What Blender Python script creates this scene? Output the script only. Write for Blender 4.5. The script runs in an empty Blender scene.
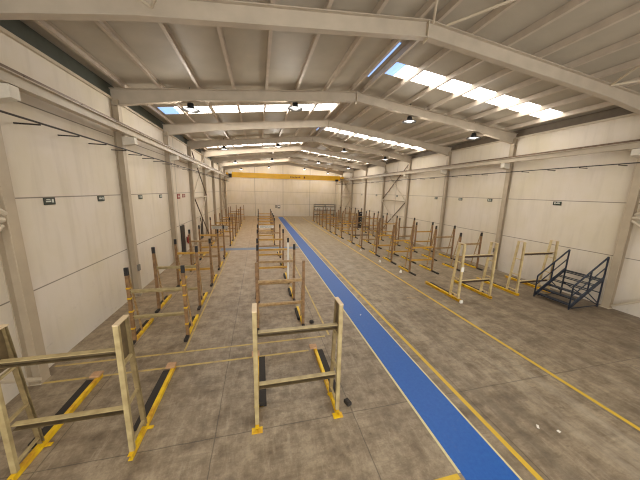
import bpy, math, random
from mathutils import Vector, Matrix
random.seed(7)
S = bpy.context.scene
COL = S.collection

# ------------------------------------------------------------------ materials
def lin(c):
    return tuple(((v/255)/12.92 if v/255 <= .04045 else ((v/255+.055)/1.055)**2.4) for v in c)

def mat(name, rgb, rough=.6, metal=0., var=.12, scale=3., rgb2=None, bump=0., bscale=40., detail=6, fac=(.35, .7)):
    m = bpy.data.materials.new(name); m.use_nodes = True
    nt = m.node_tree; b = nt.nodes['Principled BSDF']
    c = lin(rgb)
    c2 = lin(rgb2) if rgb2 else tuple(v*(1-var*2) for v in c)
    tc = nt.nodes.new('ShaderNodeTexCoord')
    n = nt.nodes.new('ShaderNodeTexNoise'); n.inputs['Scale'].default_value = scale; n.inputs['Detail'].default_value = detail
    nt.links.new(tc.outputs['Object'], n.inputs['Vector'])
    r = nt.nodes.new('ShaderNodeMapRange'); r.inputs[1].default_value = fac[0]; r.inputs[2].default_value = fac[1]
    nt.links.new(n.outputs['Fac'], r.inputs[0])
    mx = nt.nodes.new('ShaderNodeMix'); mx.data_type = 'RGBA'
    mx.inputs[6].default_value = (*c, 1); mx.inputs[7].default_value = (*c2, 1)
    nt.links.new(r.outputs[0], mx.inputs[0]); nt.links.new(mx.outputs[2], b.inputs['Base Color'])
    b.inputs['Roughness'].default_value = rough; b.inputs['Metallic'].default_value = metal
    if bump:
        n2 = nt.nodes.new('ShaderNodeTexNoise'); n2.inputs['Scale'].default_value = bscale
        nt.links.new(tc.outputs['Object'], n2.inputs['Vector'])
        bp = nt.nodes.new('ShaderNodeBump'); bp.inputs['Strength'].default_value = bump; bp.inputs['Distance'].default_value = .01
        nt.links.new(n2.outputs['Fac'], bp.inputs['Height']); nt.links.new(bp.outputs['Normal'], b.inputs['Normal'])
    return m

def emis(name, rgb, strength):
    m = bpy.data.materials.new(name); m.use_nodes = True
    nt = m.node_tree; b = nt.nodes['Principled BSDF']
    b.inputs['Base Color'].default_value = (.8, .8, .8, 1)
    b.inputs['Emission Color'].default_value = (*lin(rgb), 1); b.inputs['Emission Strength'].default_value = strength
    return m

class NB:                                   # small node helper
    def __init__(s, m): s.nt = m.node_tree
    def n(s, t, **k):
        x = s.nt.nodes.new(t)
        for a, v in k.items(): setattr(x, a, v)
        return x
    def l(s, a, b): s.nt.links.new(a, b)
    def math(s, op, a, b=None, c=None):
        x = s.n('ShaderNodeMath', operation=op)
        for i, v in enumerate((a, b, c)):
            if v is None: continue
            if hasattr(v, 'links'): s.l(v, x.inputs[i])
            else: x.inputs[i].default_value = v
        return x.outputs[0]
    def mix(s, f, a, b, blend='MIX'):
        x = s.n('ShaderNodeMix', data_type='RGBA', blend_type=blend)
        for i, v in ((0, f), (6, a), (7, b)):
            if hasattr(v, 'links'): s.l(v, x.inputs[i])
            else: x.inputs[i].default_value = v if i == 0 else (*v, 1)
        return x.outputs[2]
    def noise(s, vec, scale, detail=6, rough=.55, w=0.):
        x = s.n('ShaderNodeTexNoise'); x.inputs['Scale'].default_value = scale; x.inputs['Detail'].default_value = detail
        x.inputs['Roughness'].default_value = rough; s.l(vec, x.inputs['Vector']); return x.outputs['Fac']
    def ramp(s, v, lo, hi, a=0., b=1.):
        x = s.n('ShaderNodeMapRange'); s.l(v, x.inputs[0])
        for i, q in enumerate((lo, hi, a, b)): x.inputs[i+1].default_value = q
        return x.outputs[0]
    def scaled(s, vec, sc, loc=(0, 0, 0)):
        x = s.n('ShaderNodeMapping'); s.l(vec, x.inputs[0]); x.inputs['Scale'].default_value = sc; x.inputs['Location'].default_value = loc
        return x.outputs[0]

def floor_material():
    m = bpy.data.materials.new('concrete_floor'); m.use_nodes = True
    h = NB(m); b = h.nt.nodes['Principled BSDF']
    pos = h.n('ShaderNodeTexCoord').outputs['Object']
    sep = h.n('ShaderNodeSeparateXYZ'); h.l(pos, sep.inputs[0]); X, Y = sep.outputs[0], sep.outputs[1]
    big = h.noise(pos, .32, 4); mid = h.noise(pos, 2.1, 12, .74); fine = h.noise(pos, 22., 6, .7)
    streak = h.noise(h.scaled(pos, (.7, 3.2, 1)), 1.5, 12, .74)
    scr = h.noise(h.scaled(pos, (5., .9, 1), (3., 7., 0)), 1.6, 12, .72)
    c = h.mix(h.ramp(big, .35, .65), lin((148, 132, 109)), lin((168, 152, 126)))
    c = h.mix(h.ramp(mid, .40, .64), c, lin((104, 88, 68)))
    c = h.mix(h.math('MULTIPLY', h.ramp(streak, .50, .66), .6), c, lin((86, 71, 52)))
    c = h.mix(h.math('MULTIPLY', h.ramp(scr, .52, .68), .45), c, lin((92, 78, 60)))
    c = h.mix(h.math('MULTIPLY', h.ramp(scr, .46, .34), .4), c, lin((176, 162, 138)))
    # dark oily patches
    st = h.noise(h.scaled(pos, (1, 1, 1), (4.3, 9.1, 0)), .75, 12, .72)
    c = h.mix(h.math('MULTIPLY', h.ramp(st, .54, .66), .65), c, lin((76, 62, 47)))
    sp = h.noise(h.scaled(pos, (1, 1.4, 1), (1.3, 2.1, 0)), 4.5, 3, .5)
    c = h.mix(h.math('MULTIPLY', h.ramp(sp, .66, .74), .45), c, lin((70, 58, 45)))
    c = h.mix(h.ramp(fine, .35, .7, 0, .4), c, lin((104, 90, 74)))
    # floor blends to paler tan toward the far wall, browner on the left side
    lane = h.ramp(X, 2.6, 4.6)
    tyre = h.noise(h.scaled(pos, (1.6, .16, 1), (2., 5., 0)), 1.2, 10, .68)
    c = h.mix(h.math('MULTIPLY', h.math('MULTIPLY', h.ramp(tyre, .5, .66), lane), .5), c, lin((88, 78, 64)))
    c = h.mix(h.math('MULTIPLY', h.math('MULTIPLY', h.ramp(tyre, .48, .34), lane), .35), c, lin((172, 162, 144)))
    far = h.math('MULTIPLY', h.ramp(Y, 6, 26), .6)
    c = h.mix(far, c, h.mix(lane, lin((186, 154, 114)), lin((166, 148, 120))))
    # darker ground beside the steps and along the right wall
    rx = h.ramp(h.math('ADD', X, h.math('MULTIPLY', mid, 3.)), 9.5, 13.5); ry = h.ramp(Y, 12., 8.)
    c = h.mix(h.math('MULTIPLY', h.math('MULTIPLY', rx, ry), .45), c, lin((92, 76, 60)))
    # saw joints
    def joint(v, first, step, wdt, wob=None):
        d = h.math('SUBTRACT', v, first); d = h.math('DIVIDE', d, step)
        d = h.math('SUBTRACT', d, h.math('ROUND', d)); d = h.math('MULTIPLY', h.math('ABSOLUTE', d), step)
        return h.ramp(d, wdt*.5, wdt*1.1, 1, 0)
    wob = h.math('MULTIPLY', h.math('SUBTRACT', h.noise(pos, 3., 3), .5), .03)
    jx = joint(h.math('ADD', X, wob), -.88, 2.69, .012)
    jy = joint(h.math('ADD', Y, wob), 4.2, 5.2, .012)
    j = h.math('MAXIMUM', jx, jy)
    c = h.mix(h.math('MULTIPLY', j, .55), c, lin((52, 44, 36)))
    h.l(c, b.inputs['Base Color'])
    h.l(h.ramp(mid, .3, .7, .42, .62), b.inputs['Roughness'])
    bp = h.n('ShaderNodeBump'); bp.inputs['Strength'].default_value = .15; bp.inputs['Distance'].default_value = .01
    h.l(fine, bp.inputs['Height']); h.l(bp.outputs[0], b.inputs['Normal'])
    return m

def paint_material(name, rgb, wear=.45, rgb2=None, amount=.8, rough=.4):
    m = bpy.data.materials.new(name); m.use_nodes = True
    h = NB(m); b = h.nt.nodes['Principled BSDF']
    pos = h.n('ShaderNodeTexCoord').outputs['Object']
    n = h.noise(pos, 2.2, 9, .7); f = h.noise(pos, 14., 6, .7)
    c = h.mix(h.ramp(f, .3, .7, 0, .5), lin(rgb), lin(rgb2 or tuple(int(v*.8) for v in rgb)))
    c = h.mix(h.math('MULTIPLY', h.ramp(n, wear+.1, wear+.28), amount), c, lin((130, 114, 92)))
    h.l(c, b.inputs['Base Color']); b.inputs['Roughness'].default_value = rough
    return m

def wall_material(name, seams, vseam=None):
    m = bpy.data.materials.new(name); m.use_nodes = True
    h = NB(m); b = h.nt.nodes['Principled BSDF']
    pos = h.n('ShaderNodeTexCoord').outputs['Object']
    sep = h.n('ShaderNodeSeparateXYZ'); h.l(pos, sep.inputs[0]); X, Y, Z = sep.outputs
    n = h.noise(pos, .5, 6, .6); s = h.noise(h.scaled(pos, (2.2, 2.2, .25)), 1.5, 6, .6)
    c = h.mix(h.ramp(n, .35, .65), lin((216, 205, 190)), lin((210, 198, 174)))
    c = h.mix(h.math('MULTIPLY', h.ramp(s, .5, .8), .35), c, lin((176, 163, 142)))
    low = h.math('MULTIPLY', h.ramp(h.math('ADD', Z, h.math('MULTIPLY', n, 1.)), 1.6, .5), .35)
    c = h.mix(low, c, lin((186, 182, 174)))
    sc = h.noise(h.scaled(pos, (1, 1, 2.)), 2.6, 8, .7)
    c = h.mix(h.math('MULTIPLY', h.math('MULTIPLY', h.ramp(sc, .6, .75), .4), h.ramp(Z, 1.8, .3)), c, lin((120, 112, 102)))
    j = None
    for zz in seams:
        q = h.ramp(h.math('ABSOLUTE', h.math('SUBTRACT', Z, zz)), .008, .02, 1, 0)
        j = q if j is None else h.math('MAXIMUM', j, q)
    if vseam:
        ax, first, step = vseam; v = X if ax == 'x' else Y
        d = h.math('DIVIDE', h.math('SUBTRACT', v, first), step)
        d = h.math('MULTIPLY', h.math('ABSOLUTE', h.math('SUBTRACT', d, h.math('ROUND', d))), step)
        j = h.math('MAXIMUM', j, h.ramp(d, .015, .035, 1, 0))
    c = h.mix(h.math('MULTIPLY', j, .8), c, lin((86, 72, 56)))
    h.l(c, b.inputs['Base Color']); b.inputs['Roughness'].default_value = .75
    return m

M = {}
M['floor'] = floor_material()
M['wall_l'] = wall_material('left_panels', (2.05, 4.2, 6.33), ('y', 18.45, 52.))
M['wall_r'] = wall_material('right_panels', (2.18, 4.36, 6.52), ('y', 24.9, 52.))
M['wall_b'] = wall_material('end_panels', (2.15, 4.3, 6.45), ('x', 4.2, 4.85))
M['roof'] = mat('roof_sheet', (178, 168, 150), .6, 0, .06, 1.2, bump=.1, bscale=300)
M['rafter'] = mat('dull_cream_steel', (184, 170, 150), .5, .0, .07, 2.)
M['column'] = mat('column_paint', (178, 162, 138), .5, .0, .07, 2.)
M['runway'] = mat('runway_paint', (180, 166, 144), .5, .0, .07, 2.)
M['frame'] = mat('cream_steel', (196, 182, 158), .5, .0, .07, 2.)
M['purlin'] = mat('galvanised_purlin', (194, 180, 162), .5, .1, .08, 3.)
M['gutter_r'] = mat('brown_gutter', (116, 104, 88), .6, .1, .1, 3.)
M['gutter'] = mat('dark_gutter', (70, 72, 60), .6, .1, .1, 3.)
M['corbel'] = mat('pale_corbel', (206, 197, 180), .6, 0, .06, 4.)
M['rail'] = mat('rail_steel', (104, 84, 66), .5, .5, .15, 6.)
M['cable'] = mat('dark_conductor', (52, 44, 38), .6, .0, .1, 5.)
M['olive'] = mat('olive_cream_paint', (176, 158, 114), .45, .0, .10, 5., rgb2=(140, 122, 82))
M['olive_midshade'] = mat('olive_half_shaded_paint', (142, 124, 86), .5, .0, .10, 7., rgb2=(112, 94, 62))  # darker olive that puts shade into the colour of the rear stiles
M['olive_shade'] = mat('olive_shaded_paint', (104, 88, 60), .5, .0, .10, 7., rgb2=(80, 66, 44))  # darkest olive: shade on the beam fronts put into the colour
M['cap'] = mat('pale_cap_plate', (214, 192, 156), .5, .0, .06, 5.)
M['cream'] = mat('cream_ladder_paint', (208, 188, 140), .45, .0, .10, 5., rgb2=(178, 154, 106))
M['yellow'] = mat('yellow_base_paint', (230, 192, 16), .45, .0, .12, 5., rgb2=(186, 136, 28))
M['yellow_s'] = mat('yellow_beam_paint', (210, 168, 70), .45, .0, .12, 5., rgb2=(178, 134, 58))
M['rubber'] = mat('black_rubber', (44, 38, 32), .8, .0, .12, 8.)
M['rust'] = mat('brown_post_paint', (142, 108, 70), .6, .0, .12, 9., rgb2=(104, 76, 48))
M['tan'] = mat('tan_brace_paint', (184, 154, 106), .5, .0, .12, 9., rgb2=(140, 108, 68))
M['darkbrown'] = mat('dark_brown_beam', (84, 62, 44), .6, .1, .12, 9.)
M['black'] = mat('black_cap', (26, 23, 22), .6, 0, .1, 5.)
M['wood'] = mat('pale_wood_block', (190, 150, 112), .7, 0, .1, 14.)
M['white'] = mat('white_plastic', (228, 224, 214), .5, 0, .04, 4.)
M['grey'] = mat('grey_steel', (120, 116, 108), .5, .3, .1, 6.)
M['pale_post'] = mat('pale_grey_post', (188, 180, 166), .5, .0, .1, 9.)
M['navy'] = mat('navy_steps_paint', (38, 46, 60), .45, .2, .15, 7.)
M['navy_p'] = mat('navy_tread_paint', (56, 62, 74), .5, .2, .15, 9.)
M['crane'] = mat('crane_yellow', (250, 194, 6), .4, 0, .06, 1.)
M['redbrown'] = mat('red_brown_lettering', (110, 42, 20), .6, 0, .05, 3.)
M['lamp'] = mat('dark_lamp_housing', (24, 23, 22), .5, .3, .1, 6.)
M['glassl'] = emis('lamp_glass', (255, 240, 215), .25); M['glassl'].node_tree.nodes['Principled BSDF'].inputs['Base Color'].default_value = (.15, .15, .14, 1)
M['sign_g'] = mat('dark_green_sign', (38, 48, 36), .5, 0, .05, 3.)
M['sign_w'] = mat('sign_pictogram', (206, 208, 196), .5, 0, .05, 3.)
M['sign_r'] = mat('red_sign', (150, 52, 42), .5, 0, .05, 3.)
M['door'] = mat('black_door', (34, 31, 29), .5, 0, .1, 3.)
M['ext'] = mat('extinguisher_red', (150, 40, 34), .4, 0, .1, 3.)
M['blue'] = paint_material('blue_walkway_paint', (10, 76, 156), .50, (40, 104, 176), .28, .48)
M['blue_w'] = paint_material('worn_blue_paint', (92, 112, 138), .42, (112, 122, 136), .7, .55)
M['line'] = paint_material('yellow_line_paint', (206, 170, 46), .47, (184, 150, 54), .75, .5)
M['line_p'] = paint_material('pale_edge_line_paint', (206, 196, 150), .47, (190, 176, 130), .6, .5)
M['line_w'] = paint_material('worn_yellow_line_paint', (190, 164, 92), .38, (176, 150, 92), .85, .6)
M['sky'] = emis('daylit_skylight', (255, 250, 242), 7.5)
M['skyb'] = emis('blue_skylight', (96, 160, 235), 1.3)

# ------------------------------------------------------------------ mesh helpers
class MB:
    def __init__(s): s.v = []; s.f = []
    def add(s, v, f):
        k = len(s.v); s.v += [tuple(p) for p in v]; s.f += [tuple(i+k for i in q) for q in f]; return s
    def box(s, x0, x1, y0, y1, z0, z1):
        v = [(x, y, z) for z in (z0, z1) for y in (y0, y1) for x in (x0, x1)]
        return s.add(v, [(0, 2, 3, 1), (4, 5, 7, 6), (0, 1, 5, 4), (2, 6, 7, 3), (0, 4, 6, 2), (1, 3, 7, 5)])
    def sweep(s, a, b, prof, up=(0, 0, 1)):
        """profile (closed polygon in side/up axes) swept from a to b"""
        a = Vector(a); b = Vector(b); d = (b-a).normalized(); u = Vector(up)
        if abs(d.dot(u)) > .98: u = Vector((0, 1, 0))
        r = d.cross(u).normalized(); u = r.cross(d).normalized(); n = len(prof)
        v = [a+r*p+u*q for p, q in prof]+[b+r*p+u*q for p, q in prof]
        f = [tuple(range(n))[::-1], tuple(range(n, 2*n))]+[(i, (i+1) % n, n+(i+1) % n, n+i) for i in range(n)]
        return s.add(v, f)
    def bar(s, a, b, w, h=None, up=(0, 0, 1)):
        h = h or w
        return s.sweep(a, b, [(-w/2, -h/2), (w/2, -h/2), (w/2, h/2), (-w/2, h/2)], up)
    def tube(s, a, b, r, n=8):
        return s.sweep(a, b, [(r*math.cos(2*math.pi*i/n), r*math.sin(2*math.pi*i/n)) for i in range(n)])
    def ibeam(s, a, b, w, h, t=.012, up=(0, 0, 1)):
        W, H = w/2, h/2
        return s.sweep(a, b, [(-W, -H), (W, -H), (W, -H+t), (t/2, -H+t), (t/2, H-t), (W, H-t), (W, H), (-W, H), (-W, H-t), (-t/2, H-t), (-t/2, -H+t), (-W, -H+t)], up)
    def chan(s, a, b, w, h, t=.008, up=(0, 0, 1), flip=1):
        W, H = w/2*flip, h/2
        t2 = t*flip
        p = [(-W, -H), (W, -H), (W, -H+t), (-W+t2, -H+t), (-W+t2, H-t), (W, H-t), (W, H), (-W, H)]
        return s.sweep(a, b, p if flip > 0 else p[::-1], up)
    def rev(s, c, prof, n=14):
        """lathe about the vertical axis at c: prof = [(r, z)...]"""
        v = []; f = []
        for r, z in prof:
            for i in range(n):
                t = 2*math.pi*i/n; v.append((c[0]+r*math.cos(t), c[1]+r*math.sin(t), c[2]+z))
        for k in range(len(prof)-1):
            for i in range(n): f.append((k*n+i, k*n+(i+1) % n, (k+1)*n+(i+1) % n, (k+1)*n+i))
        f.append(tuple(range(n))[::-1]); f.append(tuple(range((len(prof)-1)*n, len(prof)*n)))
        return s.add(v, f)
    def build(s, name, m, parent=None, loc=(0, 0, 0), bevel=0.):
        me = bpy.data.meshes.new(name); me.from_pydata(s.v, [], s.f); me.update()
        o = bpy.data.objects.new(name, me); COL.objects.link(o); o.location = loc
        me.materials.append(m)
        if parent is not None: o.parent = parent
        if bevel:
            b = o.modifiers.new('bevel', 'BEVEL'); b.width = bevel; b.segments = 2; b.limit_method = 'ANGLE'
        return o

def empty(name, loc, label, cat, group=None, rz=0):
    o = bpy.data.objects.new(name, None); COL.objects.link(o); o.location = loc; o.rotation_euler = (0, 0, rz)
    o.empty_display_size = .2
    return tag(o, label, cat, group)
def tag(o, label, cat, group=None, kind=None):
    o['label'] = label; o['category'] = cat
    if group: o['group'] = group
    if kind: o['kind'] = kind
    return o
def struct(o): o['kind'] = 'structure'; return o
def TH(n): return '%d%s' % (n, 'th' if 10 < n % 100 < 14 else {1: 'st', 2: 'nd', 3: 'rd'}.get(n % 10, 'th'))
ORD = ['first', 'second', 'third', 'fourth', 'fifth', 'sixth', 'seventh', 'eighth', 'ninth', 'tenth', 'eleventh', 'twelfth', 'thirteenth', 'fourteenth', 'fifteenth', 'sixteenth', 'seventeenth']

# ------------------------------------------------------------------ dimensions
XL, XR, YB, XM = -5.2, 14.3, 46.0, 4.55
ZR, SL = 9.32, .115                          # ridge height and slope of the sheet
FR = [(1.5, 1.5), (6.53, 6.85), (11.55, 12.2), (16.85, 17.3), (21.9, 22.5), (26.9, 27.6), (32., 32.8), (37.2, 38.), (42.3, 43.2)]
def zroof(x): return ZR-SL*abs(x-XM)
Y0 = -4.0                                    # the open end behind the camera

# ------------------------------------------------------------------ floor, walls, roof
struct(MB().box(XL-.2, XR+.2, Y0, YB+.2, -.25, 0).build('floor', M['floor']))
struct(MB().box(XL-.2, XL, Y0, YB+.2, 0, 7.66).build('wall_left', M['wall_l']))
struct(MB().box(XR, XR+.2, Y0, YB+.2, 0, 7.74).build('wall_right', M['wall_r']))
b = MB()
v = [(XL, YB, 0), (XR, YB, 0), (XR, YB, zroof(XR)), (XM, YB, ZR), (XL, YB, zroof(XL))]
b.add(v+[(x, y+.2, z) for x, y, z in v], [(0, 1, 2, 3, 4), (9, 8, 7, 6, 5), (0, 5, 6, 1), (1, 6, 7, 2), (2, 7, 8, 3), (3, 8, 9, 4), (4, 9, 5, 0)])
struct(b.build('wall_back', M['wall_b']))

SKY = [('R', 9.45, 10.4), ('L', 14.45, 15.6), ('R', 19.3, 20.35), ('L', 25.5, 26.6), ('R', 30.3, 31.3), ('L', 36.4, 37.5), ('L', -.5, .6)]
roof = MB()
def slope_piece(mb, x0, x1, y0, y1, t=.05, dz=0.):
    v = [(x0, y0, zroof(x0)+dz), (x1, y0, zroof(x1)+dz), (x1, y1, zroof(x1)+dz), (x0, y1, zroof(x0)+dz)]
    mb.add(v+[(x, y, z+t) for x, y, z in v], [(0, 3, 2, 1), (4, 5, 6, 7), (0, 1, 5, 4), (1, 2, 6, 5), (2, 3, 7, 6), (3, 0, 4, 7)])
for side, xa, xb, ha, hb in (('L', XL-.45, XM-.06, -4.62, 4.3), ('R', XM+.06, XR+.45, 4.85, 13.5)):
    bands = sorted([s[1:] for s in SKY if s[0] == side]); y = Y0+.3
    for y0, y1 in bands:
        if y0 > y: slope_piece(roof, xa, xb, y, y0)
        slope_piece(roof, xa, ha, y0, y1); slope_piece(roof, hb, xb, y0, y1); y = y1
    slope_piece(roof, xa, xb, y, YB+.2)
# ridge strip with two open slits
for y0, y1 in ((Y0+.3, 8.4), (10.95, 18.6), (20.9, YB+.2)):
    roof.box(XM-.06, XM+.06, y0, y1, ZR-.012, ZR+.05)
struct(roof.build('ceiling', M['roof']))
k = 0
for side, y0, y1 in SKY:
    k += 1; xa, xb = ((-4.62, 4.3) if side == 'L' else (4.85, 13.5))
    e = MB(); slope_piece(e, xa, xb, y0, y1, .03, .012)
    w = struct(e.build('window_%d' % k, M['sky']))
    if k == 1:
        e = MB(); slope_piece(e, 4.85, 5.45, y0, y1, .006, .002); e.build('pane', M['skyb'], w)
    if k == 2:
        e = MB(); slope_piece(e, -4.62, -3.9, y0, y1, .006, .002); e.build('pane', M['skyb'], w)
for y0, y1 in ((8.4, 10.95), (18.6, 20.9)):
    k += 1
    struct(MB().box(XM-.06, XM+.06, y0, y1, ZR-.005, ZR+.02).build('window_%d' % k, M['skyb']))

# eaves: gutter band and angle along both walls
for nm, x0, x1, xx0, xx1 in (('left', XL-.19, XL+.12, XL+.001, XL+.08), ('right', XR-.12, XR+.19, XR-.08, XR-.001)):
    g = empty('eaves_gutter', ((x0+x1)/2, 20, 7.8), ('dark green-grey gutter band running along the top of the left wall' if nm == 'left' else 'brownish gutter band running along the top of the right wall'), 'gutter')
    cx = (x0+x1)/2
    zz = 7.66 if nm == 'left' else 7.75
    MB().box((x0 if nm == 'left' else XR+.01)-cx, (XL-.01 if nm == 'left' else x1)-cx, Y0-20+.3, YB-20.01, (7.662 if nm == 'left' else 7.742)-7.8, zroof(XL)-7.8-.026).build('trough', M['gutter' if nm == 'left' else 'gutter_r'], g)
    MB().box(xx0-cx, xx1-cx, Y0-20+.3, YB-20, zz-7.8-.03, zz-7.8+.05).build('edge_angle', M['frame'], g)

# ------------------------------------------------------------------ portal frames
for i, (yl, yr) in enumerate(FR):
    where = 'just out of the camera view overhead' if i == 0 else '%s from the camera' % ORD[i-1]
    for side, x, y, sg in (('left', XL, yl, 1), ('right', XR, yr, -1)):
        c = empty('steel_column', (x+sg*.13, y, 0), 'cream steel column against the %s wall, %s' % (side, where), 'column', 'cream steel columns of the %s wall' % side)
        dd = .255 if sg > 0 else .2
        MB().ibeam((sg*(dd/2-.127), 0, 0), (sg*(dd/2-.127), 0, 7.64 if sg > 0 else 7.72), .25, dd, .02, up=(1, 0, 0)).build('shaft', M['column'], c)
        MB().box(-.122, .122, -.15, .15, .001, .02).build('base_plate', M['frame'], c)
        MB().add([(sg*.13, -.11, -.33+6.36), (sg*.54, -.11, -.24+6.36), (sg*.54, -.11, 6.355), (sg*.13, -.11, 6.355),
                  (sg*.13, .11, -.33+6.36), (sg*.54, .11, -.24+6.36), (sg*.54, .11, 6.355), (sg*.13, .11, 6.355)],
                 [(0, 1, 2, 3), (7, 6, 5, 4), (0, 4, 5, 1), (1, 5, 6, 2), (2, 6, 7, 3), (3, 7, 4, 0)]).build('corbel', M['corbel'], c)
        if i == 2:
            MB().box(sg*.13 if sg > 0 else -.19, .19 if sg > 0 else sg*.13, -.08, .08, 1.1, 1.35).build('junction_box', M['grey'], c)
    # rafter: tapered haunches at both ends
    ym = (yl+yr)/2+(.3 if i in (1, 2) else 0)
    r = empty('roof_rafter', (XM, ym, 8.6), 'cream steel roof rafter spanning the hall, %s' % where, 'rafter', 'cream roof rafters')
    def yy(x): return (yl+(ym-yl)*(x-XL)/(XM-XL)) if x < XM else (ym+(yr-ym)*(x-XM)/(XR-XM))
    top = lambda x: zroof(x)-.2
    xs = [XL+.02, XL+.9, XL+2.8, XM, XR-2.8, XR-.9, XR-.02]; dep = [.60, .53, .42, .42, .42, .53, .60]
    for nm, w0, fa, fb in (('web', .012, lambda x, d: top(x)-.02, lambda x, d: top(x)-d+.02),
                           ('top_flange', .2, lambda x, d: top(x), lambda x, d: top(x)-.022),
                           ('bottom_flange', .2, lambda x, d: top(x)-d+.022, lambda x, d: top(x)-d)):
        m = MB(); n = len(xs); vv = []
        for x, d in zip(xs, dep):
            y = yy(x)-ym
            vv += [(x-XM, y-w0/2, fb(x, d)-8.6), (x-XM, y+w0/2, fb(x, d)-8.6), (x-XM, y+w0/2, fa(x, d)-8.6), (x-XM, y-w0/2, fa(x, d)-8.6)]
        ff = [(3, 2, 1, 0), tuple(4*(n-1)+q for q in range(4))]
        for a in range(n-1):
            for q in range(4): ff.append((4*a+q, 4*a+(q+1) % 4, 4*a+4+(q+1) % 4, 4*a+4+q))
        m.add(vv, ff); m.build(nm, M['rafter'], r)
    MB().box(-.012, .012, -.11, .11, top(XM)-8.6-.5, top(XM)-8.6-.02).build('splice_plate', M['frame'], r)

# purlins
PX = [-4.72, -3.53, -2.2, -.9, .4, 1.71, 3.02, 4.28, 4.82, 5.95, 7.2, 8.45, 9.7, 10.95, 12.2, 13.5]
for i, x in enumerate(PX):
    side = 'left' if x < XM else 'right'
    lab = 'slender roof purlin running down the hall on the %s slope, %s from the %s eaves' % (side, ORD[i if side == 'left' else len(PX)-1-i], side)
    if i in (7, 8): lab = 'slender roof purlin along the ridge, on its %s side' % side
    z = zroof(x)-.1
    p = MB().chan((0, Y0-20+.4, 0), (0, YB-20-.02, 0), .095, .19, .008).build('roof_purlin', M['purlin'], None, (x, 20, z))
    tag(p, lab, 'purlin', 'roof purlins')

# ------------------------------------------------------------------ runway beams, crane, conductor rails
for nm, x, sg in (('left', -4.62, 1), ('right', 13.72, -1)):
    g = empty('crane_runway', (x, 20, 6.33), 'cream crane runway beam with a rail along the %s wall' % nm, 'crane runway')
    MB().ibeam((0, Y0-20+.5, .16), (0, 25.7, .16), .2, .24, .02).build('beam', M['runway'], g)
    MB().box(-.035, .035, Y0-20+.5, 25.7, .29, .365).build('rail', M['rail'], g)
    for q in range(24):
        y = -20+1.6+q*1.75; MB().box(-.085, .085, y, y+.1, .291, .318).build('rail_clip', M['rail'], g)
    cx = XL+.46 if sg > 0 else XR-.46
    c = empty('conductor_line', (cx, 20, 5.86), 'thin dark power line held off the %s wall on short arms' % nm, 'cable')
    MB().tube((0, Y0-20+.5, 0), (0, 25.5, 0), .022).build('line', M['cable'], c)
    na = 0; wx = (XL+.004 if sg > 0 else XR-.004)-cx; y = 2.2
    cols = [f[0 if sg > 0 else 1] for f in FR]
    while y < 45:
        if all(abs(y-q) > .3 for q in cols):
            MB().bar((cx+wx, y, 5.82), (cx-wx*.05, y, 5.82), .03).build('cable_arm', M['cable'], bpy.data.objects['wall_'+nm])
        y += 1.28
YC = 42.4
yc = YC
cr = empty('bridge_crane', (XM, yc, 6.7), 'yellow overhead bridge crane beam spanning the far end of the hall', 'crane')
MB().box(-8.98, 8.98, -.22, .22, -.30, .48).build('bridge_girder', M['crane'], cr, bevel=.02)
for sx in (-1, 1):
    MB().box(sx*9.17-.12, sx*9.17+.12, -1.1, 1.1, .06, .34).build('end_carriage', M['crane'], cr)
    for q in (-.8, .8): MB().tube((sx*9.17-.05, q, .052), (sx*9.17+.05, q, .052), .052, 12).build('wheel', M['black'], cr)
h = MB().box(8.1, 8.6, -.5, .0-.23, -.42, -.1).build('hoist', M['black'], cr)
MB().tube((8.35, -.36, -.9), (8.35, -.36, -.42), .02).build('hook', M['black'], h)
MB().box(-9.0, -8.55, -.6, -.23, -.35, .2).build('control_cabinet', M['black'], cr)
MB().box(-9.0, -8.55, -.62, -.23, .21, .55).build('motor_cover', M['white'], cr)
lt = MB()
for q in range(7):
    x = .5+q*.24; lt.box(x, x+.12, -.232, -.222, -.08+.05*(q % 2), .14-.04*(q % 3)); lt.box(x+.03, x+.2, -.231, -.222, .04, .09)
lt.box(2.7, 2.9, -.232, -.222, -.1, .2)
lt.build('lettering', M['redbrown'], cr)

# ------------------------------------------------------------------ cross bracing on the walls and roof
def wallbrace(side, i, txt, dark=False):
    a = FR[i][0 if side == 'left' else 1]+.16; b2 = FR[i+1][0 if side == 'left' else 1]-.16
    x = XL+.2 if side == 'left' else XR-.21
    g = empty('cross_brace', (x, a, 0), 'crossed steel tube bracing between columns on the %s wall %s' % (side, txt), 'brace', 'wall cross braces')
    L = b2-a; m = M['frame']
    MB().tube((0, 0, 3.8), (0, L, 3.8), .06).build('strut', m, g)
    for j, (z0, z1) in enumerate(((3.92, 7.3), (.15, 3.68))):
        MB().tube((-.03, 0, z0), (-.03, L, z1), .045).build('diagonal', m, g)
        MB().tube((.06, 0, z1), (.06, L, z0), .045).build('diagonal', M['rail'] if i == 4 else m, g)
for side in ('left', 'right'):
    wallbrace(side, 0, 'nearest the camera'); wallbrace(side, 4, 'halfway down the hall'); wallbrace(side, 7, 'by the far end')
for i, txt in ((0, 'over the camera'), (4, 'halfway down the hall'), (7, 'before the far wall')):
    g = empty('roof_bracing', (XM, FR[i][0], 8.8), 'zigzag tie rods under the roof sheets %s' % txt, 'brace', 'roof tie rods')
    L = FR[i+1][0]-FR[i][0]; flip = i != 0
    for k_, (xa, xf) in enumerate(((-2.0, -4.9), (-2.0, 1.3), (XM-.2, 1.3), (XM+.2, 7.8), (10.9, 7.8), (10.9, 14.0))):
        ya, yf = (.12, L-.12) if flip else (L-.12, .12)
        MB().tube((xa-XM, ya, zroof(xa)-.56-8.8), (xf-XM, yf, zroof(xf)-.3-8.8), .032).build('tie_rod', M['frame'], g)

LAMP_FILL = 110.  # strength of the fill light added at the lamps
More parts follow.
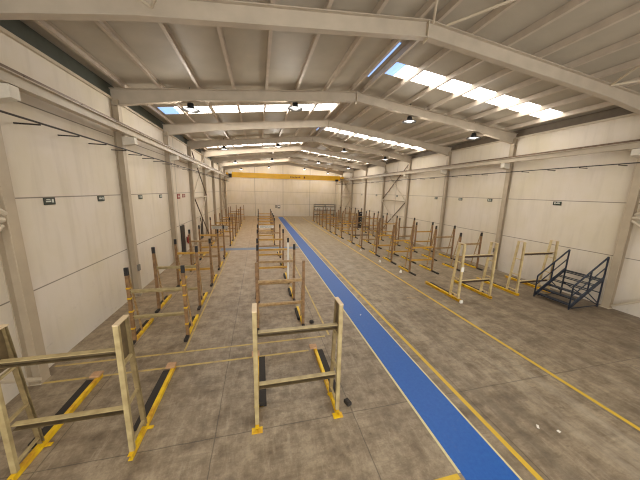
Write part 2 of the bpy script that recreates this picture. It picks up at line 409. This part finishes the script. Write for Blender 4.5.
# ------------------------------------------------------------------ lamps under the rafters
for n, (fi, nm) in enumerate(((2, 'second rafter from the camera'), (4, 'fourth rafter from the camera'), (6, 'sixth rafter from the camera'), (8, 'last rafter as added light'))):  # the row at the last rafter is added to brighten the far end
    for q, x in enumerate((-2.62, 1.67, 7.55, 11.7)):
        y = FR[fi][0]+(FR[fi][1]-FR[fi][0])*(x-XL)/(XR-XL)+.4
        z = zroof(x)-.42
        g = empty('high_bay_lamp', (x, y, z), 'dark high bay lamp beside the %s, %s from the left' % (nm, ORD[q]), 'ceiling lamp', 'high bay lamps')
        MB().tube((0, 0, -.2), (0, 0, .41), .02).build('stem', M['lamp'], g)
        MB().rev((0, 0, -.36), [(.06, .2), (.11, .18), (.13, .08), (.13, .02)][::-1], 16).build('housing', M['lamp'], g)
        MB().rev((0, 0, -.45), [(.34, 0), (.35, .03), (.15, .1)], 20).build('reflector', M['lamp'], g)
        MB().rev((0, 0, -.46), [(.11, 0), (.11, .012)], 20).build('lens', M['glassl'], g)
        ld = bpy.data.lights.new('added_fill_light', 'POINT'); ld.energy = LAMP_FILL*(1., 1.3, 1.8, 1.9)[n]; ld.color = (1, .955, .88); ld.shadow_soft_size = .3  # added fill light under lamps that look unlit, stronger toward the far end
        lo = bpy.data.objects.new('added_fill_light', ld); COL.objects.link(lo); lo.location = (0, 0, -.6); lo.parent = g

# ------------------------------------------------------------------ floor paint
def strip(name, m, x0, x1, y0, y1, label, cat, z=.003, group=None):
    cx, cy = (x0+x1)/2, (y0+y1)/2
    return tag(MB().box(x0-cx, x1-cx, y0-cy, y1-cy, .0004, z).build(name, m, None, (cx, cy, 0)), label, cat, group)
def line(x0, x1, y0, y1, label, m='line', z=.004): return strip('painted_line', M[m], x0, x1, y0, y1, label, 'floor marking', z, 'painted floor lines')
strip('painted_walkway', M['blue'], 3.15, 4.02, -2, 44.5, 'blue painted walkway running the length of the hall', 'walkway')
strip('painted_walkway', M['blue_w'], -2.9, 3.08, 19.6, 20.35, 'faded blue walkway crossing the left side between the racks', 'walkway')
line(3.10, 3.15, 2.72, 44.5, 'thin pale yellow line along the left edge of the blue walkway', 'line_p')
line(4.02, 4.06, -2, 44.5, 'thin pale yellow line along the right edge of the blue walkway', 'line_p')
line(4.30, 4.40, -2, 44.5, 'bold yellow line just right of the blue walkway')
line(7.24, 7.34, -2, 44., 'long yellow line in front of the right hand racks')
line(-5.1, 1.95, 7.02, 7.08, 'thin worn yellow line across the floor behind the front racks, the farther one', 'line_w')
line(-5.1, 1.3, 6.40, 6.46, 'thin worn yellow line across the floor behind the front racks, the nearer one', 'line_w')
line(2.06, 2.12, 7.1, 18.8, 'thin worn yellow line beside the centre row of racks', 'line_w')
line(-2.15, -2.10, 7.1, 19.4, 'thin worn yellow line along the left row of racks before the cross walkway', 'line_w')
line(-2.15, -2.10, 20.5, 40, 'thin worn yellow line along the left row of racks past the cross walkway', 'line_w')
line(2.6, 3.08, 2.64, 2.72, 'short yellow corner line at the bottom edge beside the walkway')

# ------------------------------------------------------------------ racks
def rack_a(x, y, w, label, group, frame='olive', H=2.5, beams='olive_shade', nb=2.25, wood=True, zb=(2.02, .96), tilt=0, ps=-1, plate=True, gus=True, sw=.075, bw=.07):
    """pair of ladder frames on yellow rubber-topped base rails, joined by two beams"""
    g = empty('slab_rack', (x, y, 0), label, 'storage rack', group)
    fm = M[frame]
    for s, sx in ((0, 0.), (1, w)):
        b_ = MB().chan((sx, -.08, .055), (sx, nb, .055), bw, .1, .012, flip=-1).build('base_rail', M['yellow'], g)
        if nb > 1:
            MB().box(sx-.19 if ps < 0 else sx+bw/2+.002, sx-.036 if ps < 0 else sx+.19, .5, nb-.2, .002, .1).build('rubber_pad', M['rubber'], b_)
        if plate: MB().box(sx-.1, sx+.1, -.1, .02, .001, .022).build('foot_plate', M['yellow'], b_)
        MB().box(sx-.06, sx+.13, .5, .56, .001, .02).build('foot_plate', M['yellow'], b_)
        if wood: MB().box(sx-.15, sx+.05, nb-.16, nb+.02, .106, .15).build('wooden_block', M['wood'], b_)
        # stiles: front leans back slightly, rear leans forward
        st = .108
        MB().chan((sx, .02, st), (sx, .04+tilt, H), sw, .06, .008, up=(0, 1, 0)).build('front_stile', fm, g)
        MB().chan((sx, .5, st), (sx, .31+tilt, H), sw, .055, .008, up=(0, 1, 0), flip=-1).build('rear_stile', M['olive_midshade'] if frame == 'olive' else fm, g)  # olive rear stile coloured darker to stand for shade
        for zr in (.22, .95, 1.68):
            f = (zr-.1)/(H-.1)
            MB().bar((sx, .05+f*.02, zr), (sx, .47-f*.18, zr+.02), .045, .035).build('rung', fm, g)
        if gus: MB().box(sx-.02, sx+.0, .07+tilt*.9, .3+tilt*.9, 1.75, H-.03).build('gusset_panel', M['olive_shade'] if frame == 'olive' else fm, g)
        MB().box(sx-.042, sx+.042, .01+tilt, .36+tilt, H, H+.02).build('top_cap', M['cap'], g)
    for k_, zb_ in enumerate(zb):
        bm_ = MB().chan((.05, .09, zb_), (w-.05, .09, zb_), .08, .085, .008).build('beam', M[beams], g)  # olive beam faces carry painted shade; the top strip keeps the lighter paint
        MB().box(.05, w-.05, .045, .135, zb_+.043, zb_+.055).build('beam_top', M[frame], bm_)
        for q in (.3, .5, .7): MB().tube((w*q, .1, zb_-.07), (w*q, .1, zb_-.043), .014).build('bolt', M['grey'], bm_)
    return g

def rack_b(x, y, w, H, label, group, post='rust', cap=True, beam='olive', bands=False, zb=(1.6, .8), base='yellow', right=None, detail=True, baseback=1.3, brace='tan', ff=.3, ps=-1):
    """single brown posts with a thin rear brace on base rails, joined by two beams"""
    g = empty('post_rack', (x, y, 0), label, 'storage rack', group)
    for s, sx in ((0, 0.), (1, w)):
        pm = M[right] if (right and s) else M[post]
        b_ = MB().box(sx-.04, sx+.04, .04, baseback, .001, .085).build('base_rail', M[base], g)
        MB().box(sx-.045, sx+.045, -ff, .0-.045, .001, .075).build('front_foot', M['rubber'], b_)
        if detail: MB().box(sx-.13 if ps < 0 else sx+.045, sx-.045 if ps < 0 else sx+.13, .35, baseback-.15, .001, .095).build('rubber_pad', M['rubber'], b_)
        top_ = H-.22 if cap else H
        p_ = MB().bar((sx, 0, .001), (sx, 0, top_), .085, .075, up=(0, 1, 0)).build('post', pm, g)
        if cap: MB().box(sx-.046, sx+.046, -.041, .041, top_, H).build('post_cap', M['black'], p_)
        MB().bar((sx, .5, .087), (sx, .065, H-.1), .04, .035, up=(0, 1, 0)).build('rear_brace', M[brace], g)
        MB().bar((sx, .03, .9), (sx, .35, .9), .03).build('rung', M[brace], g); MB().bar((sx, .03, 1.6), (sx, .21, 1.6), .03).build('rung', M[brace], g)
        if bands:
            for z in (.42, .95, 1.35, 1.66): MB().box(sx-.05, sx+.05, -.045, .045, z, z+.045).build('yellow_band', M['yellow'], p_)
    for zb_ in zb:
        bm_ = MB().chan((.043, -.01, zb_), (w-.043, -.01, zb_), .07, .09, .008).build('beam', M[beam], g)
        if detail: MB().box(.05, w-.05, .03, .09, zb_-.03, zb_-.01).build('inner_flange', M['tan'], bm_)
    return g

GL, GC, GI, GO = 'racks of the left row', 'racks of the centre row', 'racks of the right field, inner row', 'racks of the right field, row by the wall'
rack_a(-3.77, 4.15, 1.59, 'olive ladder-sided rack on yellow base rails, nearest in the left row', GL, H=2.40, zb=(1.92, .85), plate=False)
rack_a(-.12, 4.22, 1.60, 'olive ladder-sided rack standing alone at the front of the centre row', GC, H=2.40, ps=1, zb=(1.93, .86))
rack_a(8.3, 8.55, 1.66, 'cream ladder-sided rack with paper tag, nearest the yellow line at right', GI, frame='cream', beams='darkbrown', wood=False, ps=1, gus=False, sw=.10, bw=.12, plate=False, zb=(1.95, .84))
rack_a(11.55, 8.6, 1.95, 'cream ladder-sided rack on yellow rails between the blue steps and the tagged rack', GO, frame='cream', beams='darkbrown', wood=False, ps=1, gus=False, sw=.10, bw=.12, plate=False, zb=(1.93, .6))
# paper tags on the cream rack
tg = tag(MB().box(-.07, .07, -.004, .004, -.1, .1).build('paper_tag', M['white'], None, (8.3, 8.532, 1.42)), 'white paper tag taped to the front stile of the cream rack', 'tag')
tg = tag(MB().box(-.065, .065, -.03, .03, 0, .12).box(-.04, .04, -.035, -.03, .03, .08).build('plastic_pouch', M['white'], None, (8.26, 8.34, .001)), 'white plastic pouch standing at the foot of the cream rack', 'pouch')

# left row
for n, (y, x, w, H) in enumerate([(7.85, -3.66, 1.44, 2.28), (9.95, -3.72, 1.42, 2.41), (12.4, -3.72, 1.45, 2.24), (14.95, -3.75, 1.45, 2.3), (17.3, -3.75, 1.45, 2.22),
        (21.5, -3.8, 1.45, 2.3), (23.7, -3.8, 1.45, 2.35), (25.9, -3.7, 1.4, 2.25), (28.2, -3.8, 1.45, 2.4), (30.6, -3.7, 1.4, 2.3), (33., -3.7, 1.4, 2.4), (35.6, -3.7, 1.3, 2.3), (40.8, -3.4, 1.1, 2.25)]):
    rack_b(x, y, w, H, 'brown post rack in the left row, %s from the camera%s' % (ORD[n+1], ', posts banded yellow' if n == 0 else ''),
           GL, bands=(n == 0), beam='olive' if n < 2 else ('tan' if n % 2 else 'yellow_s'), cap=(n < 6), detail=n < 5, zb=(1.58, .79) if n % 2 == 0 else (1.64, .76))
# centre row
for n, (y, x, w, H) in enumerate([(7.85, -.12, 1.5, 2.28), (9.95, -.1, 1.45, 2.4), (12.1, -.12, 1.46, 2.26), (14.7, -.12, 1.46, 2.3), (17.1, -.12, 1.46, 2.28),
        (21.4, -.1, 1.32, 2.25), (23.8, -.1, 1.4, 2.3), (26.2, -.1, 1.4, 2.25), (28.6, -.1, 1.4, 2.3), (31.6, -.12, 1.45, 2.3)]):
    rack_b(x, y, w, H, 'brown post rack in the centre row, %s from the camera%s' % (ORD[n+1], ', one post white' if n == 2 else ''),
           GC, right='white' if n == 2 else None, beam='tan' if n in (0, 1) else ('tan' if n == 4 else 'yellow_s'), cap=(n not in (0,)), detail=n < 5, zb=(1.64, .86) if n == 0 else (1.7, .8))
# inner row of the right field
for n, (y, x, w, H, bm) in enumerate([(12.5, 8.45, 1.5, 2.55, 'yellow_s'), (14.7, 8.5, 1.45, 2.5, 'yellow_s'), (16.7, 8.35, 1.5, 2.45, 'yellow_s'), (19.1, 8.2, 1.5, 2.5, 'tan'), (21.2, 8.15, 1.6, 2.45, 'darkbrown'),
        (23.8, 8.0, 1.5, 2.5, 'yellow_s'), (25.8, 8.0, 1.5, 2.4, 'yellow_s'), (27.7, 7.9, 1.5, 2.4, 'tan'), (29.8, 8.0, 1.5, 2.35, 'yellow_s'), (31.8, 8.0, 1.5, 2.2, 'tan'), (33.8, 8.1, 1.5, 2.3, 'yellow_s'), (35.9, 8.2, 1.5, 2.2, 'tan'), (38.2, 8.2, 1.5, 2.2, 'tan')]):
    rack_b(x, y, w, H, 'brown post rack along the yellow line at right, %s behind the cream tagged rack' % ORD[n], GI, cap=False, beam=bm, detail=n < 5, zb=(1.46, .72) if n else (1.48, .74), baseback=1.15, ff=.6, ps=1)
# row by the right wall
for n, (y, x, w, H, bm) in enumerate([(12.5, 11.7, 1.5, 2.3, 'tan'), (14.9, 11.85, 1.5, 2.4, 'tan'), (17.3, 11.95, 1.45, 2.35, 'yellow_s'), (19.7, 11.9, 1.45, 2.45, 'tan'), (22.2, 11.6, 1.5, 2.4, 'yellow_s'),
        (24.6, 11.8, 1.5, 2.45, 'tan'), (26.9, 11.9, 1.5, 2.45, 'yellow_s'), (29.3, 11.9, 1.5, 2.4, 'tan'), (31.6, 11.8, 1.5, 2.5, 'yellow_s'), (33.9, 11.8, 1.5, 2.4, 'tan'), (36.2, 11.8, 1.5, 2.4, 'tan')]):
    rack_b(x, y, w, H, 'brown post rack beside the right wall, %s behind the rack next to the blue steps' % ORD[n], GO, cap=True, beam=bm, detail=n < 4, zb=(1.6, .82), baseback=1.25, ff=.4, ps=1)

# notice boards resting on the racks at the cross aisle
for x, y, z, w, lab, t in ((.55, 21.35, 1.42, 1.2, 'white printed board lying against the centre row rack past the cross walkway', 'centre'), (-3.08, 21.45, 1.38, 1.2, 'pale grey board leaning on the left row rack past the cross walkway', 'left')):
    o = MB().box(-w/2, w/2, -.01, .01, 0, .22).build('notice_board', M['white'] if t == 'centre' else M['pale_post'], None, (x, y-.07, z)); tag(o, lab, 'board')
    tx = MB()
    for r_ in range(2):
        xx = -w/2+.1
        while xx < w/2-.15:
            l_ = random.uniform(.04, .12); tx.box(xx, xx+l_, -.014, -.01, .05+r_*.09, .085+r_*.09); xx += l_+.03
    tx.build('printed_lines', M['grey'], o)

# ------------------------------------------------------------------ the steps by the right wall
st = empty('mobile_steps', (12.25, 6.98, 0), 'dark navy steel steps with handrails rising toward the right wall', 'steps')
W, Lx = 1.36, 1.62
def zst(x): return .1+x/Lx*1.14
for yv in (0, W):
    MB().bar((0, yv, zst(0)), (Lx, yv, zst(Lx)), .04, .14).build('stringer', M['navy'], st)
    MB().bar((0, yv, .001), (0, yv, 1.0), .04).build('front_post', M['navy'], st)
    MB().bar((Lx, yv, .001), (Lx, yv, 2.16), .045).build('back_post', M['navy'], st)
    MB().bar((Lx*.52, yv, zst(Lx*.52)), (Lx*.52, yv, 1.0+.52*1.16), .04).build('middle_post', M['navy'], st)
    MB().bar((0, yv, 1.0), (Lx, yv, 2.16), .045).build('handrail', M['navy'], st)
    MB().bar((0, yv, .58), (Lx, yv, 1.72), .03).build('mid_rail', M['navy'], st)
    MB().bar((Lx*.1, yv, .05), (Lx, yv, .05), .03).build('ground_bar', M['navy'], st)
    MB().bar((Lx*.55, yv, zst(Lx*.55)-.05), (Lx, yv, .15), .03).build('side_brace', M['navy'], st)
for k_ in range(6):
    x = .06+k_*.265; z = .16+k_*.2
    MB().bar((x, .02, z), (x, W-.02, z), .035).build('tread_bar', M['navy'], st); MB().bar((x+.22, .02, z), (x+.22, W-.02, z), .03).build('tread_bar', M['navy'], st)
    if k_ < 3: MB().box(x+.02, x+.2, .02, W-.02, z, z+.012).build('tread_plate', M['navy_p'], st)
for z in (.62, 1.2): MB().bar((Lx, .02, z), (Lx, W-.02, z), .035).build('back_crossbar', M['navy'], st)
MB().bar((Lx+.0, .02, .08), (Lx+.0, W-.02, .6), .028).build('back_diagonal', M['navy'], st)

# ------------------------------------------------------------------ wall furniture
def sign(x, y, z, w, h_, m, label, sg):
    o = MB().box(0 if sg > 0 else -.02, .02 if sg > 0 else 0, -w/2, w/2, -h_/2, h_/2).build('wall_sign', M[m], None, (x, y, z)); tag(o, label, 'sign', 'wall signs')
    f = .021*sg; a, b_ = (min(f, f+.003*sg), max(f, f+.003*sg))
    if m == 'sign_g':
        MB().box(a, b_, -w*.36, w*.1, -h_*.12, h_*.08).box(a, b_, w*.18, w*.34, -h_*.2, h_*.3).box(a, b_, -w*.3, w*.05, h_*.2, h_*.3).build('pictogram', M['sign_w'], o)
    else:
        MB().box(a, b_, -w*.28, w*.28, -h_*.1, h_*.1).box(a, b_, -w*.08, w*.08, -h_*.3, h_*.3).build('pictogram', M['sign_w'], o)
for n, (y, z) in enumerate(((7.92, 4.1), (10.12, 4.1), (13.1, 4.08), (15.55, 4.06))):
    sign(XL, y, z, .36, .18, 'sign_g', 'small dark green sign on the left wall seam, %s from the camera' % ORD[n], 1)
for n, (y, z, w) in enumerate(((9.5, 4.22, .36), (13.3, 4.24, .34), (15.75, 4.22, .34), (18.4, 4.22, .32), (24.6, 4.25, .3), (29.5, 4.25, .4), (34.2, 4.25, .3))):
    sign(XR, y, z, w, .18, 'sign_g', 'small dark sign on the right wall seam, %s from the camera' % ORD[n], -1)
sign(XL, 18.75, 3.98, .6, .34, 'sign_r', 'larger red sign above the black door in the left wall', 1)
sign(XL, 19.75, 4.0, .26, .24, 'sign_r', 'small red square sign next to the larger red sign, nearer of two', 1)
sign(XL, 20.15, 4.0, .26, .24, 'sign_r', 'small red square sign next to the larger red sign, farther of two', 1)
for n, (y, w) in enumerate(((19.0, .85), (25., .85))):
    d = struct(MB().box(0, .05, -w/2, w/2, .005, 2.0 if n == 0 else 1.95).build('door_%d' % (n+1), M['door'], None, (XL, y, 0)))
    MB().box(.05, .08, w/2-.16, w/2-.06, .95, 1.05).build('door_handle', M['grey'], d)
ex = empty('fire_extinguisher', (XL+.13, 19.85, .55), 'red fire extinguisher hung on the left wall past the black door', 'extinguisher')
MB().rev((0, 0, 0), [(.07, 0), (.085, .03), (.085, .42), (.05, .5), (.03, .54)], 14).build('cylinder', M['ext'], ex)
MB().box(-.03, .09, -.02, .02, .54, .58).build('lever', M['black'], ex)
MB().box(-.12, -.08, -.03, .03, .1, .5).build('bracket', M['black'], ex)
ho = empty('hose_box', (XL+.08, 20.35, .62), 'small dark red box on the left wall beside the extinguisher', 'box')
MB().box(-.08, .06, -.12, .12, 0, .5).build('housing', M['ext'], ho); MB().box(.06, .07, -.08, .08, .12, .36).build('window', M['black'], ho)

# back wall signs
for x, z, w, h_, m, lab in ((2.95, 1.75, .2, .5, 'black', 'small black notice on the far wall left of the seam'), (3.45, 1.7, .5, .6, 'grey', 'small pale grey notice on the far wall right of the black one')):
    o = MB().box(-w/2, w/2, -.02, 0, -h_/2, h_/2).build('wall_notice', M[m], None, (x, YB, z)); tag(o, lab, 'notice')
    MB().box(-w*.35, w*.35, -.024, -.0202, -h_*.1, h_*.3).build('paper', M['white'] if m == 'grey' else M['grey'], o)

# far cage of grey shelving before the end wall
sh = empty('steel_shelving', (9.55, 43.6, 0), 'dark grey steel shelving frame before the far right end wall', 'shelving')
for x in (0, 1.9, 3.8):
    for y in (0, .9): MB().bar((x, y, .001), (x, y, 2.3), .07).build('upright', M['grey'], sh)
for z in (.5, 1.3, 1.9, 2.28):
    for y in (0, .9): MB().bar((0, y, z), (3.8, y, z), .07, .1).build('shelf_beam', M['grey'], sh)
MB().box(.05, 3.75, .05, .85, 1.36, 1.4).build('shelf', M['grey'], sh)
for q in range(5):
    o = MB().box(0, .5, 0, .5, 0, .42).box(-.02, .52, -.02, .52, .42, .45).build('white_crate', M['white'], None, (9.7+q*.72, 43.75, .56)); tag(o, 'white crate in the far grey shelving, %s from the left' % ORD[q], 'crate', 'white crates in the shelving')
    o.location.z = 1.402

# tall black stack among the far right racks
bs = (12.7, 30.6)
for q in range(6):
    o = MB().box(-.2, .2, -.2, .2, 0, .3).box(-.22, .22, -.22, .22, .3, .34).build('black_crate', M['black'], None, (bs[0], bs[1], .001+q*.345)); tag(o, 'black plastic crate by the right wall, %s up in its stack' % ORD[q], 'crate', 'stacked black crates')
    MB().box(-.06, .1, -.206, -.201, .12, .17).build('paper_slip', M['white'], o)

# small things on the floor
def small(name, m, x, y, w, d, hh, label, cat, rz=0):
    v = MB().box(-w/2, w/2, -d/2, d/2, 0, hh).box(-w*.36, w*.36, -d*.36, d*.36, hh, hh*1.25)
    o = v.build(name, M[m], None, (x, y, .0045)); o.rotation_euler.z = rz; tag(o, label, cat); return o
small('rubber_wedge', 'rubber', 1.78, 4.42, .1, .15, .07, 'black rubber wedge on the floor right of the front centre rack', 'wedge', .3)
small('rubber_wedge', 'rubber', 1.70, 7.93, .12, .1, .08, 'black rubber wedge on the floor right of the second centre rack', 'wedge', .2)
small('paper_scrap', 'white', 3.62, 8.15, .05, .04, .004, 'tiny white scrap on the blue walkway', 'scrap', .4)
small('paper_scrap', 'white', 5.32, 3.1, .09, .04, .004, 'small white scrap on the near floor, left of two', 'scrap', .8)
small('paper_scrap', 'white', 5.62, 2.93, .06, .05, .004, 'small white scrap on the near floor, right of two', 'scrap', .2)
small('paper_scrap', 'tan', 6.45, 9.2, .4, .05, .004, 'pale wood splinter on the floor before the cream racks', 'scrap', -.3)
for n, (x, y) in enumerate(((7.95, 12.6), (7.75, 14.85), (7.72, 18.1), (7.7, 20.6))):
    o = MB().rev((0, 0, 0), [(.08, 0), (.055, .1), (.035, .14), (.015, .16)], 12).build('plastic_cone', M['white'], None, (x, y, .001)); tag(o, 'white plastic cone on the floor by the yellow line at right, %s from the camera' % ORD[n], 'cone', 'white cones by the yellow line')

# ------------------------------------------------------------------ light, camera, colour
w = bpy.data.worlds.new('daylight'); S.world = w; w.use_nodes = True
bg = w.node_tree.nodes['Background']; bg.inputs[0].default_value = (1.0, .985, .95, 1); bg.inputs[1].default_value = 2.5

cam = bpy.data.cameras.new('camera'); co = bpy.data.objects.new('camera', cam); COL.objects.link(co)
cam.sensor_width = 36.; cam.sensor_fit = 'HORIZONTAL'; cam.lens = 252.356/640*36.; cam.clip_start = .05; cam.clip_end = 200
yaw, pitch, roll = [math.radians(a) for a in (13.66776, 10.80364, 1.4087)]
fwd = Vector((math.sin(yaw)*math.cos(pitch), math.cos(yaw)*math.cos(pitch), -math.sin(pitch)))
r0 = Vector((math.cos(yaw), -math.sin(yaw), 0)); u0 = r0.cross(fwd)
rr = r0*math.cos(roll)+u0*math.sin(roll); uu = -r0*math.sin(roll)+u0*math.cos(roll)
mt = Matrix((rr, uu, -fwd)).transposed().to_4x4(); mt.translation = Vector((0, 0, 4.5))
co.matrix_world = mt
S.camera = co
S.view_settings.view_transform = 'Standard'; S.view_settings.look = 'None'; S.view_settings.gamma = 1
S.view_settings.use_curve_mapping = False; S.view_settings.exposure = .28
S.cycles.use_denoising = True
S.cycles.filter_width = 1.15
S.cycles.max_bounces = 14; S.cycles.diffuse_bounces = 10
